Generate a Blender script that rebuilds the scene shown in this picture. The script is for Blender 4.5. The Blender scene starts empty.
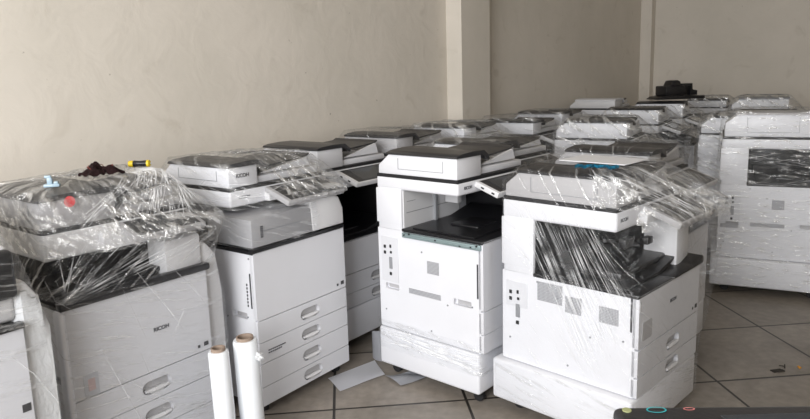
import bpy, bmesh, math, random
from mathutils import Vector, Matrix
from mathutils.bvhtree import BVHTree
random.seed(7)
S = bpy.context.scene
COL = S.collection
PI = math.pi
V = Vector

# ------------------------------------------------------------------ materials
def new_mat(name):
    m = bpy.data.materials.new(name); m.use_nodes = True
    nt = m.node_tree; nt.nodes.clear()
    return m, nt, nt.nodes.new('ShaderNodeOutputMaterial')

def rgb(r, g, b):
    f = lambda c: (c/255/12.92) if c/255 <= .04045 else ((c/255+.055)/1.055)**2.4
    return (f(r), f(g), f(b), 1)

def plastic(name, col, rough=.4, var=.04, bump=.02, scale=40, metal=0, spec=.5):
    m, nt, out = new_mat(name)
    p = nt.nodes.new('ShaderNodeBsdfPrincipled')
    tc = nt.nodes.new('ShaderNodeTexCoord')
    n = nt.nodes.new('ShaderNodeTexNoise'); n.inputs['Scale'].default_value = 4; n.inputs['Detail'].default_value = 5
    mx = nt.nodes.new('ShaderNodeMix'); mx.data_type = 'RGBA'
    mx.inputs[6].default_value = tuple(c*(1-var*2) for c in col[:3])+(1,)
    mx.inputs[7].default_value = tuple(min(1, c*(1+var)) for c in col[:3])+(1,)
    nt.links.new(tc.outputs['Object'], n.inputs['Vector'])
    nt.links.new(n.outputs['Fac'], mx.inputs[0])
    nt.links.new(mx.outputs[2], p.inputs['Base Color'])
    p.inputs['Roughness'].default_value = rough
    p.inputs['Metallic'].default_value = metal
    p.inputs['Specular IOR Level'].default_value = spec
    if bump:
        n2 = nt.nodes.new('ShaderNodeTexNoise'); n2.inputs['Scale'].default_value = scale
        b = nt.nodes.new('ShaderNodeBump'); b.inputs['Strength'].default_value = bump; b.inputs['Distance'].default_value = .01
        nt.links.new(tc.outputs['Object'], n2.inputs['Vector'])
        nt.links.new(n2.outputs['Fac'], b.inputs['Height']); nt.links.new(b.outputs[0], p.inputs['Normal'])
    nt.links.new(p.outputs[0], out.inputs['Surface'])
    return m

M = {}
M['white'] = plastic('white_plastic', rgb(221, 222, 227), .42)
M['offwhite'] = plastic('off_white_plastic', rgb(214, 214, 216), .42)
M['cover'] = plastic('cover_plastic', rgb(212, 213, 218), .36)
M['grey'] = plastic('grey_plastic', rgb(176, 175, 177), .45)
M['midgrey'] = plastic('mid_grey_plastic', rgb(140, 142, 146), .5)
M['lid'] = plastic('charcoal_lid_plastic', rgb(42, 42, 45), .36, bump=.05, scale=120)
M['black'] = plastic('black_plastic', rgb(20, 20, 23), .35)
M['seam'] = plastic('seam_rubber', rgb(24, 24, 27), .6)
M['line'] = plastic('dark_gap', rgb(70, 71, 76), .8)
M['teal'] = plastic('zinc_bracket', rgb(150, 168, 170), .35, metal=.5)
M['steel'] = plastic('steel', rgb(170, 172, 175), .3, metal=.9)
M['screen'] = plastic('display_glass', rgb(60, 63, 68), .12, bump=0)
M['label'] = plastic('label_ink', rgb(60, 60, 64), .6)
M['logo'] = plastic('logo_ink', rgb(84, 86, 92), .5)
M['card'] = plastic('cardboard', rgb(150, 132, 118), .85, bump=.2)
M['paper'] = plastic('paper', rgb(226, 227, 232), .8)
M['greypaper'] = plastic('grey_card', rgb(190, 192, 198), .6)
M['roll'] = plastic('film_roll', rgb(236, 240, 245), .22, var=.05, bump=.15, scale=14, spec=.7)
M['cloth'] = plastic('maroon_cloth', rgb(46, 22, 24), .95, var=.3, bump=.6, scale=90)
M['hem'] = plastic('cloth_hem', rgb(120, 60, 55), .9)
M['yellow'] = plastic('yellow_grip', rgb(214, 186, 40), .5)
M['blue'] = plastic('blue_film', rgb(40, 140, 178), .35, bump=.4, scale=60)
M['paleblue'] = plastic('pale_blue_plastic', rgb(160, 182, 196), .35)
M['red'] = plastic('red_sticker', rgb(232, 60, 66), .5)
M['pink'] = plastic('pink_ink', rgb(214, 130, 130), .5)
M['cyan'] = plastic('cyan_ink', rgb(60, 170, 178), .5)
M['khaki'] = plastic('khaki_ink', rgb(160, 165, 120), .5)
M['rubber'] = plastic('rubber', rgb(26, 26, 28), .7)
M['orange'] = plastic('orange_scrap', rgb(214, 150, 50), .6)
M['dust'] = plastic('dark_scrap', rgb(50, 46, 42), .9)

# perforated grey vent field
def vent_mat():
    m, nt, out = new_mat('perforated_vent')
    p = nt.nodes.new('ShaderNodeBsdfPrincipled'); tc = nt.nodes.new('ShaderNodeTexCoord')
    b = nt.nodes.new('ShaderNodeTexVoronoi'); b.inputs['Scale'].default_value = 160; b.inputs['Randomness'].default_value = 0
    r = nt.nodes.new('ShaderNodeValToRGB')
    r.color_ramp.elements[0].position = .25; r.color_ramp.elements[0].color = rgb(80, 82, 86)
    r.color_ramp.elements[1].position = .5; r.color_ramp.elements[1].color = rgb(178, 179, 184)
    nt.links.new(tc.outputs['Object'], b.inputs['Vector']); nt.links.new(b.outputs['Distance'], r.inputs[0])
    nt.links.new(r.outputs[0], p.inputs['Base Color']); p.inputs['Roughness'].default_value = .5
    nt.links.new(p.outputs[0], out.inputs['Surface'])
    return m
M['vent'] = vent_mat()

def film_mat(name, rot=0, density=.5, base=.07, su=3, sv=45, white=(.92, .94, .96, 1), lo=.52, hi=.74, rough=.16, bump=.9, gloss=.35):
    """clear stretch film: transparent with milky stretched folds and glossy creases"""
    m, nt, out = new_mat(name); L = nt.links.new; N = nt.nodes.new
    tc = N('ShaderNodeTexCoord')
    mp = N('ShaderNodeMapping'); mp.inputs['Rotation'].default_value = (0, 0, rot)
    mp2 = N('ShaderNodeMapping'); mp2.inputs['Scale'].default_value = (su, sv, 1)
    L(tc.outputs['UV'], mp.inputs['Vector'])
    # bend the streaks a little
    wn = N('ShaderNodeTexNoise'); wn.inputs['Scale'].default_value = 2.2; wn.inputs['Detail'].default_value = 2
    L(tc.outputs['UV'], wn.inputs['Vector'])
    vm = N('ShaderNodeVectorMath'); vm.operation = 'MULTIPLY_ADD'; vm.inputs[1].default_value = (.06, .06, 0)
    L(wn.outputs['Color'], vm.inputs[0]); L(mp.outputs[0], vm.inputs[2]); L(vm.outputs[0], mp2.inputs['Vector'])
    n1 = N('ShaderNodeTexNoise'); n1.inputs['Scale'].default_value = 1; n1.inputs['Detail'].default_value = 4; n1.inputs['Roughness'].default_value = .6
    L(mp2.outputs[0], n1.inputs['Vector'])
    n2 = N('ShaderNodeTexNoise'); n2.inputs['Scale'].default_value = 26; n2.inputs['Detail'].default_value = 4; n2.inputs['Distortion'].default_value = 1.2
    L(tc.outputs['UV'], n2.inputs['Vector'])
    n3 = N('ShaderNodeTexNoise'); n3.inputs['Scale'].default_value = 3.1; n3.inputs['Detail'].default_value = 2
    L(tc.outputs['UV'], n3.inputs['Vector'])
    r1 = N('ShaderNodeMapRange'); r1.inputs[1].default_value = lo; r1.inputs[2].default_value = hi; L(n1.outputs['Fac'], r1.inputs[0])
    r3 = N('ShaderNodeMapRange'); r3.inputs[1].default_value = .35; r3.inputs[2].default_value = .65; r3.inputs[3].default_value = .25; L(n3.outputs['Fac'], r3.inputs[0])
    mu = N('ShaderNodeMath'); mu.operation = 'MULTIPLY'; L(r1.outputs[0], mu.inputs[0]); L(r3.outputs[0], mu.inputs[1])
    ma = N('ShaderNodeMath'); ma.operation = 'MULTIPLY_ADD'; ma.inputs[1].default_value = density; ma.inputs[2].default_value = base
    L(mu.outputs[0], ma.inputs[0])
    ad = N('ShaderNodeMath'); ad.operation = 'MULTIPLY_ADD'; ad.inputs[1].default_value = .8
    L(n1.outputs['Fac'], ad.inputs[0]); L(n2.outputs['Fac'], ad.inputs[2])
    bp = N('ShaderNodeBump'); bp.inputs['Strength'].default_value = bump; bp.inputs['Distance'].default_value = .012; L(ad.outputs[0], bp.inputs['Height'])
    df = N('ShaderNodeBsdfPrincipled'); df.inputs['Base Color'].default_value = white; df.inputs['Roughness'].default_value = .3
    L(bp.outputs[0], df.inputs['Normal'])
    gl = N('ShaderNodeBsdfGlossy'); gl.inputs['Roughness'].default_value = rough; gl.inputs['Color'].default_value = (1, 1, 1, 1); L(bp.outputs[0], gl.inputs['Normal'])
    fr = N('ShaderNodeLayerWeight'); fr.inputs['Blend'].default_value = .25; L(bp.outputs[0], fr.inputs['Normal'])
    fm = N('ShaderNodeMath'); fm.operation = 'MULTIPLY_ADD'; fm.inputs[1].default_value = .16; fm.inputs[2].default_value = .012; fm.use_clamp = True; L(fr.outputs['Fresnel'], fm.inputs[0])
    gm = N('ShaderNodeMath'); gm.operation = 'MULTIPLY_ADD'; gm.use_clamp = True; gm.inputs[1].default_value = gloss; L(mu.outputs[0], gm.inputs[0]); L(fm.outputs[0], gm.inputs[2])
    tr = N('ShaderNodeBsdfTransparent'); tr.inputs['Color'].default_value = (.98, .982, .985, 1)
    m1 = N('ShaderNodeMixShader'); L(ma.outputs[0], m1.inputs[0]); L(tr.outputs[0], m1.inputs[1]); L(df.outputs[0], m1.inputs[2])
    m2 = N('ShaderNodeMixShader'); L(gm.outputs[0], m2.inputs[0]); L(m1.outputs[0], m2.inputs[1]); L(gl.outputs[0], m2.inputs[2])
    L(m2.outputs[0], out.inputs['Surface'])
    return m

def fold_mat():
    m, nt, out = new_mat('stretch_film_fold'); L = nt.links.new; N = nt.nodes.new
    df = N('ShaderNodeBsdfPrincipled'); df.inputs['Base Color'].default_value = (.95, .96, .98, 1); df.inputs['Roughness'].default_value = .18
    tr = N('ShaderNodeBsdfTransparent')
    tc = N('ShaderNodeTexCoord'); n = N('ShaderNodeTexNoise'); n.inputs['Scale'].default_value = 14
    r = N('ShaderNodeMapRange'); r.inputs[1].default_value = .35; r.inputs[2].default_value = .65; r.inputs[3].default_value = .08; r.inputs[4].default_value = .6
    L(tc.outputs['Object'], n.inputs['Vector']); L(n.outputs['Fac'], r.inputs[0])
    mx = N('ShaderNodeMixShader'); L(r.outputs[0], mx.inputs[0]); L(tr.outputs[0], mx.inputs[1]); L(df.outputs[0], mx.inputs[2])
    L(mx.outputs[0], out.inputs['Surface'])
    return m
M['fold'] = fold_mat()
M['film_diag'] = film_mat('stretch_film_diagonal', rot=.75, density=.4, base=.008, su=2, sv=75, lo=.6, hi=.76, gloss=.35)
M['film_diag_b'] = film_mat('stretch_film_radiating', rot=-.75, density=.4, base=.012, su=4, sv=55, lo=.53, hi=.7, bump=1.3, rough=.12, gloss=.5)
M['film_flat'] = film_mat('stretch_film_banded', rot=.03, density=.5, base=.04, su=9, sv=60, lo=.53, hi=.7, bump=1.1, gloss=.5)
M['film_crinkle'] = film_mat('stretch_film_crinkled', rot=.5, density=.7, base=.05, su=14, sv=42, lo=.46, hi=.62, bump=2, rough=.1, gloss=.6)
M['film_heavy'] = film_mat('stretch_film_layered', rot=.4, density=.75, base=.05, su=6, sv=38, lo=.5, hi=.68, gloss=.6, bump=1.4)
M['film_milky'] = film_mat('stretch_film_milky', rot=1.2, density=.3, base=.6, su=3, sv=12, lo=.4, bump=.3, gloss=.1)
M['film_light'] = film_mat('stretch_film_light', rot=.2, density=.5, base=.02, su=4, sv=50)

# ------------------------------------------------------------------ mesh helpers
def rbox(bm, x0, x1, y0, y1, z0, z1, r=.004, seg=2, rot=None, piv=None):
    t = bmesh.new()
    bmesh.ops.create_cube(t, size=1)
    for v in t.verts:
        v.co = V(((x0+x1)/2+v.co.x*(x1-x0), (y0+y1)/2+v.co.y*(y1-y0), (z0+z1)/2+v.co.z*(z1-z0)))
    r = min(r, .45*min(abs(x1-x0), abs(y1-y0), abs(z1-z0)))
    if r > 0: bmesh.ops.bevel(t, geom=t.edges[:], offset=r, segments=seg, affect='EDGES', profile=.5)
    if rot is not None:
        p = V(piv)
        for v in t.verts: v.co = p + rot @ (v.co-p)
    join(bm, t)

def join(bm, t):
    me = bpy.data.meshes.new('tmp'); t.to_mesh(me); t.free(); bm.from_mesh(me); bpy.data.meshes.remove(me)

def prism(bm, pts, axis, a0, a1, r=.003, seg=2):
    """extrude a 2D outline along axis; pts are (y,z) for x, (x,z) for y, (x,y) for z"""
    t = bmesh.new()
    def mk(p, a):
        return V((a, p[0], p[1])) if axis == 'x' else V((p[0], a, p[1])) if axis == 'y' else V((p[0], p[1], a))
    A = [t.verts.new(mk(p, a0)) for p in pts]; B = [t.verts.new(mk(p, a1)) for p in pts]
    n = len(pts)
    t.faces.new(A); t.faces.new(B[::-1])
    for i in range(n): t.faces.new((A[i], B[i], B[(i+1) % n], A[(i+1) % n]))
    bmesh.ops.recalc_face_normals(t, faces=t.faces[:])
    if r: bmesh.ops.bevel(t, geom=t.edges[:], offset=r, segments=seg, affect='EDGES', profile=.5)
    join(bm, t)

def cyl(bm, c, r0, r1, p1, n=20):
    """cylinder / cone between points c and p1"""
    c = V(c); p1 = V(p1); d = (p1-c); q = d.normalized().to_track_quat('Z', 'Y')
    ra = []
    for k, (p, r) in enumerate(((c, r0), (p1, r1))):
        ra.append([bm.verts.new(p + q @ V((r*math.cos(2*PI*i/n), r*math.sin(2*PI*i/n), 0))) for i in range(n)])
    for i in range(n): bm.faces.new((ra[0][i], ra[0][(i+1) % n], ra[1][(i+1) % n], ra[1][i]))
    bm.faces.new(ra[0][::-1]); bm.faces.new(ra[1])

def lathe(bm, prof, n=48, closed=True):
    rings = [[bm.verts.new((r*math.cos(2*PI*i/n), r*math.sin(2*PI*i/n), z)) for i in range(n)] for r, z in prof]
    m = len(rings)
    for k in range(m if closed else m-1):
        a, b = rings[k], rings[(k+1) % m]
        for i in range(n): bm.faces.new((a[i], a[(i+1) % n], b[(i+1) % n], b[i]))

def stadium(a, b, w, h, n=8, k=1.0):
    """rounded slot outline centred at a,b"""
    r = min(w, h)/2*k; pts = []
    for cx, cy, a0 in ((a+w/2-r, b+h/2-r, 0), (a-w/2+r, b+h/2-r, PI/2), (a-w/2+r, b-h/2+r, PI), (a+w/2-r, b-h/2+r, 1.5*PI)):
        for i in range(n+1):
            t = a0+PI/2*i/n; pts.append((cx+r*math.cos(t), cy+r*math.sin(t)))
    return pts

def plate(bm, O, A, B, N, a0, a1, b0, b1, holes=(), t=.02, depth=.02, cr=.006):
    """panel with real recesses: front at N offset 0, thickness t backwards"""
    O, A, B, N = V(O), V(A), V(B), V(N)
    P = lambda a, b, k=0: O+A*a+B*b+N*k
    tm = bmesh.new(); edges = []
    outer = stadium((a0+a1)/2, (b0+b1)/2, a1-a0, b1-b0, 3, cr*2/min(a1-a0, b1-b0))
    for li, loop in enumerate([outer]+list(holes)):
        vs = [tm.verts.new(P(*p)) for p in loop]
        back = [tm.verts.new(P(p[0], p[1], -(t if li == 0 else depth))) for p in loop]
        n = len(vs)
        for i in range(n):
            edges.append(tm.edges.new((vs[i], vs[(i+1) % n])))
        for i in range(n): tm.faces.new((vs[i], vs[(i+1) % n], back[(i+1) % n], back[i]))
        tm.faces.new(back)
    bmesh.ops.triangle_fill(tm, edges=edges, use_beauty=True, use_dissolve=False)
    for f in tm.faces:
        if f.calc_area() < 1e-10: continue
    bmesh.ops.recalc_face_normals(tm, faces=tm.faces[:])
    join(bm, tm)

def obj(name, bm, mat, parent=None, label=None, smooth=True, mats=None):
    me = bpy.data.meshes.new(name); bm.to_mesh(me); bm.free()
    for q in (mats or [mat]): me.materials.append(M[q] if isinstance(q, str) else q)
    if smooth:
        me.polygons.foreach_set('use_smooth', [True]*len(me.polygons))
        try: me.set_sharp_from_angle(angle=math.radians(38))
        except Exception: pass
    o = bpy.data.objects.new(name, me); COL.objects.link(o)
    if parent: o.parent = parent
    if label: o['label'] = label
    return o

def one(name, mat, parent, fn, *a, label=None, **k):
    bm = bmesh.new(); fn(bm, *a, **k); return obj(name, bm, mat, parent, label)

def thing(name, label, cat, loc, rz=0, group=None):
    o = bpy.data.objects.new(name, None); COL.objects.link(o); o.empty_display_size = .1
    o.location = loc; o.rotation_euler = (0, 0, rz); o['label'] = label; o['category'] = cat
    if group: o['group'] = group
    return o

def tag(o, label, cat, group=None):
    o['label'] = label; o['category'] = cat
    if group: o['group'] = group
    return o

def text(s, size, parent, loc, face, mat='logo', name='logo', depth=.0006):
    """lettering on a face: 'front' reads along +x facing -y, 'left' reads towards -y facing -x"""
    cu = bpy.data.curves.new('lettering', 'FONT'); cu.body = s; cu.size = size; cu.extrude = depth; cu.offset = size*.02
    to = bpy.data.objects.new('lettering', cu); COL.objects.link(to)
    bpy.context.view_layer.update()
    me = bpy.data.meshes.new_from_object(to.evaluated_get(bpy.context.evaluated_depsgraph_get()))
    bpy.data.objects.remove(to)
    R = Matrix.Rotation(PI/2, 4, 'X')
    if face == 'left': R = Matrix.Rotation(-PI/2, 4, 'Z') @ R
    if face == 'front_up': R = Matrix.Rotation(PI/2, 4, 'Y') @ R
    if face == 'top': R = Matrix.Identity(4)
    me.transform(Matrix.Translation(V(loc)) @ R)
    me.materials.clear(); me.materials.append(M[mat])
    o = bpy.data.objects.new(name, me); COL.objects.link(o); o.parent = parent
    return o

# ------------------------------------------------------------------ stretch film
def wrap(parent, pts, mat, zmin, center=(.3, .3), zc=None, amp=.006, mat2=None, zsplit=9, nth=132, nz=30, ntop=26, folds=0, fold_fn=None, seed=1, open_top=False, name='plastic_wrap', label=None):
    """taut film: hull of the points it is stretched over, sampled on a regular net and creased"""
    rnd = random.Random(seed)
    h = bmesh.new()
    for p in pts: h.verts.new(p)
    r = bmesh.ops.convex_hull(h, input=h.verts[:])
    bvh = BVHTree.FromBMesh(h)
    zmax = max(p[2] for p in pts); zmin_h = min(p[2] for p in pts)
    if zc is None: zc = zmax-.09
    cx, cy = center
    per = 2*PI
    ph = [rnd.uniform(0, 6.28) for _ in range(8)]
    def surf(a, t):
        """a angle; t 0..1 side from zmin to zc, 1..2 over the top"""
        if t <= 1:
            z = zmin+(zc-zmin)*t; o = V((cx, cy, z)); d = V((math.cos(a), math.sin(a), 0))
        else:
            f = (t-1)*PI/2*.999; o = V((cx, cy, zc)); d = V((math.cos(a)*math.cos(f), math.sin(a)*math.cos(f), math.sin(f)))
        hit = bvh.ray_cast(o, d)
        if hit[0] is None:
            return o+d*.05, d
        n = hit[1]
        if n.dot(d) < 0: n = -n
        return hit[0], n
    def crease(a, t, p):
        u = a*.42; v = p.z
        q = math.sin(19*u+31*v+ph[0]+2*math.sin(7*v+ph[1]))*.35+math.sin(47*u-38*v+ph[2]+1.5*math.sin(11*u+ph[3]))*.3
        q += math.sin(83*u+70*v+ph[4])*.18+math.sin(9*u-6*v+ph[5])*.4
        return q
    bm = bmesh.new(); uvl = bm.loops.layers.uv.new('UVMap')
    T = [i/nz for i in range(nz+1)] if nz else []
    if not open_top: T += [1+(i+1)/ntop for i in range(ntop)]
    rows = []
    for t in T:
        row = []
        for i in range(nth):
            a = 2*PI*i/nth; p, n = surf(a, t)
            q = crease(a, t, p)
            row.append(bm.verts.new(p+n*(.008+amp*(q+.6))))
        rows.append(row)
    R0 = .42
    for k in range(len(rows)-1):
        for i in range(nth):
            j = (i+1) % nth
            f = bm.faces.new((rows[k][i], rows[k][j], rows[k+1][j], rows[k+1][i]))
            if mat2 and (zsplit(f.calc_center_median()) if callable(zsplit) else min(v.co.z for v in f.verts) > zsplit): f.material_index = 2
            for lp, (ii, kk) in zip(f.loops, ((i, k), (i+1, k), (i+1, k+1), (i, k+1))):
                t = T[kk]
                if t <= 1: lp[uvl].uv = (2*PI*ii/nth*R0, zmin+(zc-zmin)*t)
                else:
                    c = lp.vert.co; rr = 1-(t-1)
                    lp[uvl].uv = (2*PI*ii/nth*R0, zc+(t-1)*.35)
    def ribbon(a0, t0, a1, t1, w, lift=.011, sag=0):
        n = 22; prev = None
        q0, _ = surf(a0, t0); q1, _ = surf(a1, t1)
        L_ = []
        for i in range(n+1):
            c = q0+(q1-q0)*(i/n)
            o = V((cx, cy, min(c.z, zc))); dd = c-o
            if dd.length < 1e-4: continue
            hit = bvh.ray_cast(o, dd.normalized())
            if hit[0] is None: continue
            nn = hit[1] if hit[1].dot(dd) > 0 else -hit[1]
            if L_ and (hit[0]-L_[-1][0]).length > .12: break
            L_.append((hit[0]+nn*lift, nn))
        n = len(L_)-1
        if n < 3: return
        for i in range(n+1):
            s = i/n; p, nn = L_[i]
            d = L_[min(n, i+1)][0]-L_[max(0, i-1)][0]
            if d.length < 1e-6: continue
            side = d.cross(nn).normalized(); ww = w*(math.sin(PI*min(1, max(.02, s)))**.6+.1)
            cur = (bm.verts.new(p-side*ww), bm.verts.new(p+nn*ww*.8), bm.verts.new(p+side*ww))
            if prev:
                for q in (0, 1):
                    f = bm.faces.new((prev[q], prev[q+1], cur[q+1], cur[q])); f.material_index = 1
            prev = cur
    if fold_fn: fold_fn(ribbon, rnd)
    for _ in range(folds):
        a = rnd.uniform(-PI, .2); t = rnd.uniform(.05, 1.2)
        ribbon(a, t, a+rnd.uniform(.2, .9)*rnd.choice((-1, 1)), min(1.6, max(.02, t+rnd.uniform(-.6, .6))), rnd.uniform(.0005, .0014))
    h.free()
    return obj(name, bm, None, parent, label, mats=[mat, 'fold']+([mat2] if mat2 else []))

def boxpts(x0, x1, y0, y1, z0, z1):
    return [(x, y, z) for x in (x0, x1) for y in (y0, y1) for z in (z0, z1)]

# ------------------------------------------------------------------ copier
W = .587
LIDHOLE = []
def handle_hole(cx, cz): return stadium(cx, cz, .126, .054)

def copier(label, x, y, th, pd=.165, px0=.13, bfy=.004, zb=.775, zs=.955, zl=1.03, zt=1.15, lines=(.455, .35, .255), slot=True, base='stand', s=.115, D=.63,
           fw=.17, scan='white', adf='white', cover='cover', lid='lid', near=2, casters=True, bx=.034, bd=.035, ports=True, pm='offwhite', dark_in=True, side_unit=None,
           inner=None, panel=True, adf_d=None, group=None):
    r = thing('photocopier', label, 'photocopier', (x, y, 0), th, group)
    zbot = .055
    low = lines[-1] if base == 'stand' else zbot
    # --- casters
    if casters:
        for cxx, cyy in ((.05, .06), (W-.05, .06), (.05, D-.06), (W-.05, D-.06)):
            bm = bmesh.new()
            cyl(bm, (cxx-.012, cyy, .026), .026, .026, (cxx+.012, cyy, .026), 18)
            rbox(bm, cxx-.018, cxx+.018, cyy-.02, cyy+.02, .03, zbot, .003)
            obj('caster', bm, 'rubber', r)
    # --- body
    body = one('body', 'white', r, rbox, .022, W-.004, .022, D, low, zb-.012, .006)
    # left side cover panel with recessed grips
    holes = []
    if near >= 2:
        hz = (lines[0]+.02) if base == 'stand' else .47
        if inner != 'D':
            holes = [stadium(.545, hz, .088, .03, 3, .4), stadium(.115, hz+.002, .1, .03, 3, .4)]
    lo2 = low
    one('side_panel', 'white', r, plate, (0, 0, 0), (0, 1, 0), (0, 0, 1), (-1, 0, 0), .014, D, lo2+.001, zb-.006, holes, .022, .02)
    if holes:
        for yy in (.545, .115): one('grip_recess_shade', 'grey', r, rbox, .0175, .0195, yy-.038, yy+.038, hz-.011, hz+.011, 0)  # grey floor paints the shade inside each grip hollow
    if near >= 2 and inner != 'D':
        one('vent', 'vent', r, rbox, -.0015, .001, .249, .319, .583, .644, .0005, 1)
        one('vent', 'vent', r, rbox, -.0015, .001, .24, .437, hz-.012, hz+.014, .0005, 1)
    if near >= 2 and inner == 'D':
        for v in ((.33, .45, .553, .636), (.242, .316, .53, .6), (.082, .164, .525, .592)):
            one('vent', 'vent', r, rbox, -.0015, .001, v[0], v[1], v[2], v[3], .0005, 1)
    if near >= 2:
        # connector field at the rear of the side panel
        one('connector_plate', 'cover', r, rbox, -.003, .001, .50, .61, .5, zb-.05, .001, 1)
        for (yy, zz, w_, h_) in ((.585, zb-.10, .014, .016), (.585, zb-.13, .014, .016), (.548, zb-.095, .011, .016), (.545, zb-.125, .012, .012), (.55, zb-.235, .014, .016)):
            one('connector', 'black', r, rbox, -.006, .001, yy-w_/2, yy+w_/2, zz-h_/2, zz+h_/2, .001, 1)
        one('connector', 'midgrey', r, rbox, -.006, .001, .538, .558, zb-.21, zb-.15, .001, 1)
        for (yy, zz) in ((.03, zb-.03), (.2, .45), (.06, .47), (.35, .68*zb/.775), (.59, .35), (.45, zb-.03), (.3, .3)):
            one('screw', 'midgrey', r, cyl, (-.0035, yy, zz), .004, .004, (.002, yy, zz), 10)
        if slot: one('hinge_slot', 'label', r, rbox, -.002, .001, .026, .034, .515, .675, .0005, 1)
    # --- front: cover and paper trays
    ztop = zb
    fc = bmesh.new(); plate(fc, (0, 0, 0), (1, 0, 0), (0, 0, 1), (0, -1, 0), .0, W, lines[0]+.003, ztop, [], .024, .01, .009)
    cov = obj('front_cover', fc, cover, r)
    tl = list(lines)+([zbot] if base == 'trays' else [])
    for i in range(len(tl)-1):
        hi, lo = tl[i], tl[i+1]
        cz = (hi+lo)/2-.002; cxh = .325
        h_ = [handle_hole(cxh, cz)] if (near >= 1) else []
        b2 = bmesh.new(); plate(b2, (0, 0, 0), (1, 0, 0), (0, 0, 1), (0, -1, 0), .0, W, lo+.002, hi-.001, h_, .024, .018, .005)
        t = obj('paper_tray', b2, cover, r)
        if near >= 1:
            one('handle_recess_shade', 'grey', t, prism, stadium(cxh, cz, .114, .048), 'y', .0165, .0178, 0)  # grey disc colours the handle hollow as if shadowed
            b3 = bmesh.new()
            # curved grip lip along the lower half of the recess
            n = 12; prev = None
            for k in range(n+1):
                u = k/n; xx = cxh-.05+.1*u; zz = cz-.012+.016*(2*u-1)**2*0-.004*math.sin(PI*u); hh = .011*math.sin(PI*min(.93, max(.07, u)))**.5
                cur = [b3.verts.new((xx, -.001, zz-hh)), b3.verts.new((xx, -.006, zz)), b3.verts.new((xx, -.001, zz+hh)), b3.verts.new((xx, .014, zz+hh*.7)), b3.verts.new((xx, .014, zz-hh))]
                if prev:
                    for q in range(5): b3.faces.new((prev[q], prev[(q+1) % 5], cur[(q+1) % 5], cur[q]))
                else: b3.faces.new(cur)
                prev = cur
            b3.faces.new(prev[::-1])
            obj('tray_handle', b3, 'offwhite', t)
    # dark gap lines come from the recessed core
    one('inner_frame', 'line', r, rbox, .006, W-.006, .019, .03, low+.004, zb-.01, .001, 1)
    if near >= 2 and cover:
        one('size_label', 'label', r, rbox, .52, .532, -.0012, .004, lines[0]+.022, lines[0]+.034, .0003, 1)
        one('size_label', 'label', r, rbox, .55, .572, -.0012, .004, lines[0]+.022, lines[0]+.04, .0003, 1)
    if base == 'stand':
        st = bmesh.new()
        rbox(st, -bx, W+.012, bfy, D+bd, zbot, low-.004, .012, 3)
        obj('base_stand', st, 'white', r)
    # --- rear column and right column
    rc = bmesh.new()
    yc = .472
    rbox(rc, 0, W-.02, yc, D-.006, zb-.014, zs+.01, .006)
    rbox(rc, -.002, .3, D-.16, D+.004, zb+.02, zs+.002, .004)
    obj('rear_column', rc, 'white', r)
    one('inner_wall', 'black' if dark_in else 'offwhite', r, rbox, .012, .46 if not dark_in else W-.03, yc-.006, yc+.004, zb, zs-.002, .001, 1)
    if not dark_in:
        bm = bmesh.new()
        rbox(bm, .03, .44, yc-.0075, yc-.005, zb+.075, zb+.078, 0); rbox(bm, .24, .26, yc-.02, yc-.004, zb+.002, zs-.01, .002, 1)
        rbox(bm, .035, .1, yc-.0075, yc-.005, zb+.13, zb+.132, 0)
        obj('panel_seam', bm, 'midgrey', r)
    cb = bmesh.new()
    rbox(cb, W-.06, W-.012, .13, yc, zb, zs, .004)
    obj('inner_side_wall', cb, 'black', r)
    # exit tray with a raised black rim and a sloping well
    et = bmesh.new()
    zt_ = zb+.004
    rbox(et, -.004, W-.004, .0, yc, zb-.012, zt_, .005)
    prism(et, [(.02, zt_), (.36, zt_), (.5, zt_+.05), (.5, zt_+.055), (.3, zt_+.012), (.02, zt_+.008)], 'y', .06, .42, .001, 1)
    rbox(et, .16, .34, .14, .3, zt_+.006, zt_+.02, .006)
    obj('exit_tray', et, 'black', r)
    # --- scanner
    ys = s
    sc = bmesh.new()
    rbox(sc, 0, W, ys, D, zs, zl-.008, .012, 3)
    obj('scanner_unit', sc, scan, r)
    one('seam_strip', 'seam', r, rbox, .002, W-.004, ys+.003, D-.004, zl-.012, zl+.004, .001, 1)
    # --- document feeder
    df = bmesh.new()
    y0 = ys+.006; y1 = D-.012; k = zl+.004; tz = zt-.016
    prof = [(y0, k), (y0, tz), (y1-.075, tz), (y1-.002, tz-.058), (y1, k)]
    prism(df, prof, 'x', .004, fw, .006, 2)
    prism(df, [(y0+.02, k), (y0+.02, k+.03), (y1-.03, k+.045), (y1, k+.03), (y1, k)], 'x', fw-.01, W-.006, .004, 2)
    feeder = obj('document_feeder', df, adf, r)
    if near >= 2:
        bm = bmesh.new()
        rbox(bm, .002, .006, y0+.08, y1-.13, k+.028, k+.030, 0)
        rbox(bm, .002, .006, y0+.078, y0+.080, k+.028, tz-.02, 0)
        rbox(bm, .002, .006, y1-.132, y1-.13, k+.028, tz-.02, 0)
        obj('feeder_seam', bm, 'midgrey', feeder)
    lp = bmesh.new()
    zz = tz
    cp = [(-.006, zz-.004), (-.003, zz+.006), (.03, zz+.014), (fw*.6, zz+.019), (fw+.015, zz+.017), (fw+.05, zz-.008), (fw+.06, zz-.03), (fw+.05, zz-.034), (fw+.03, zz-.02), (fw, zz-.004)]
    prism(lp, cp, 'y', y0-.008, y1-.062, .0015, 1)
    obj('feeder_cover', lp, lid, feeder)
    dt = bmesh.new()
    prism(dt, [(fw-.02, zz-.03), (W-.06, zz-.008), (W-.03, zz+.004), (W-.03, zz-.004), (W-.06, zz-.016), (fw-.02, zz-.042)], 'y', y0+.05, y1-.1, .0015, 1)
    obj('document_tray', dt, 'lid', feeder)
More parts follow.
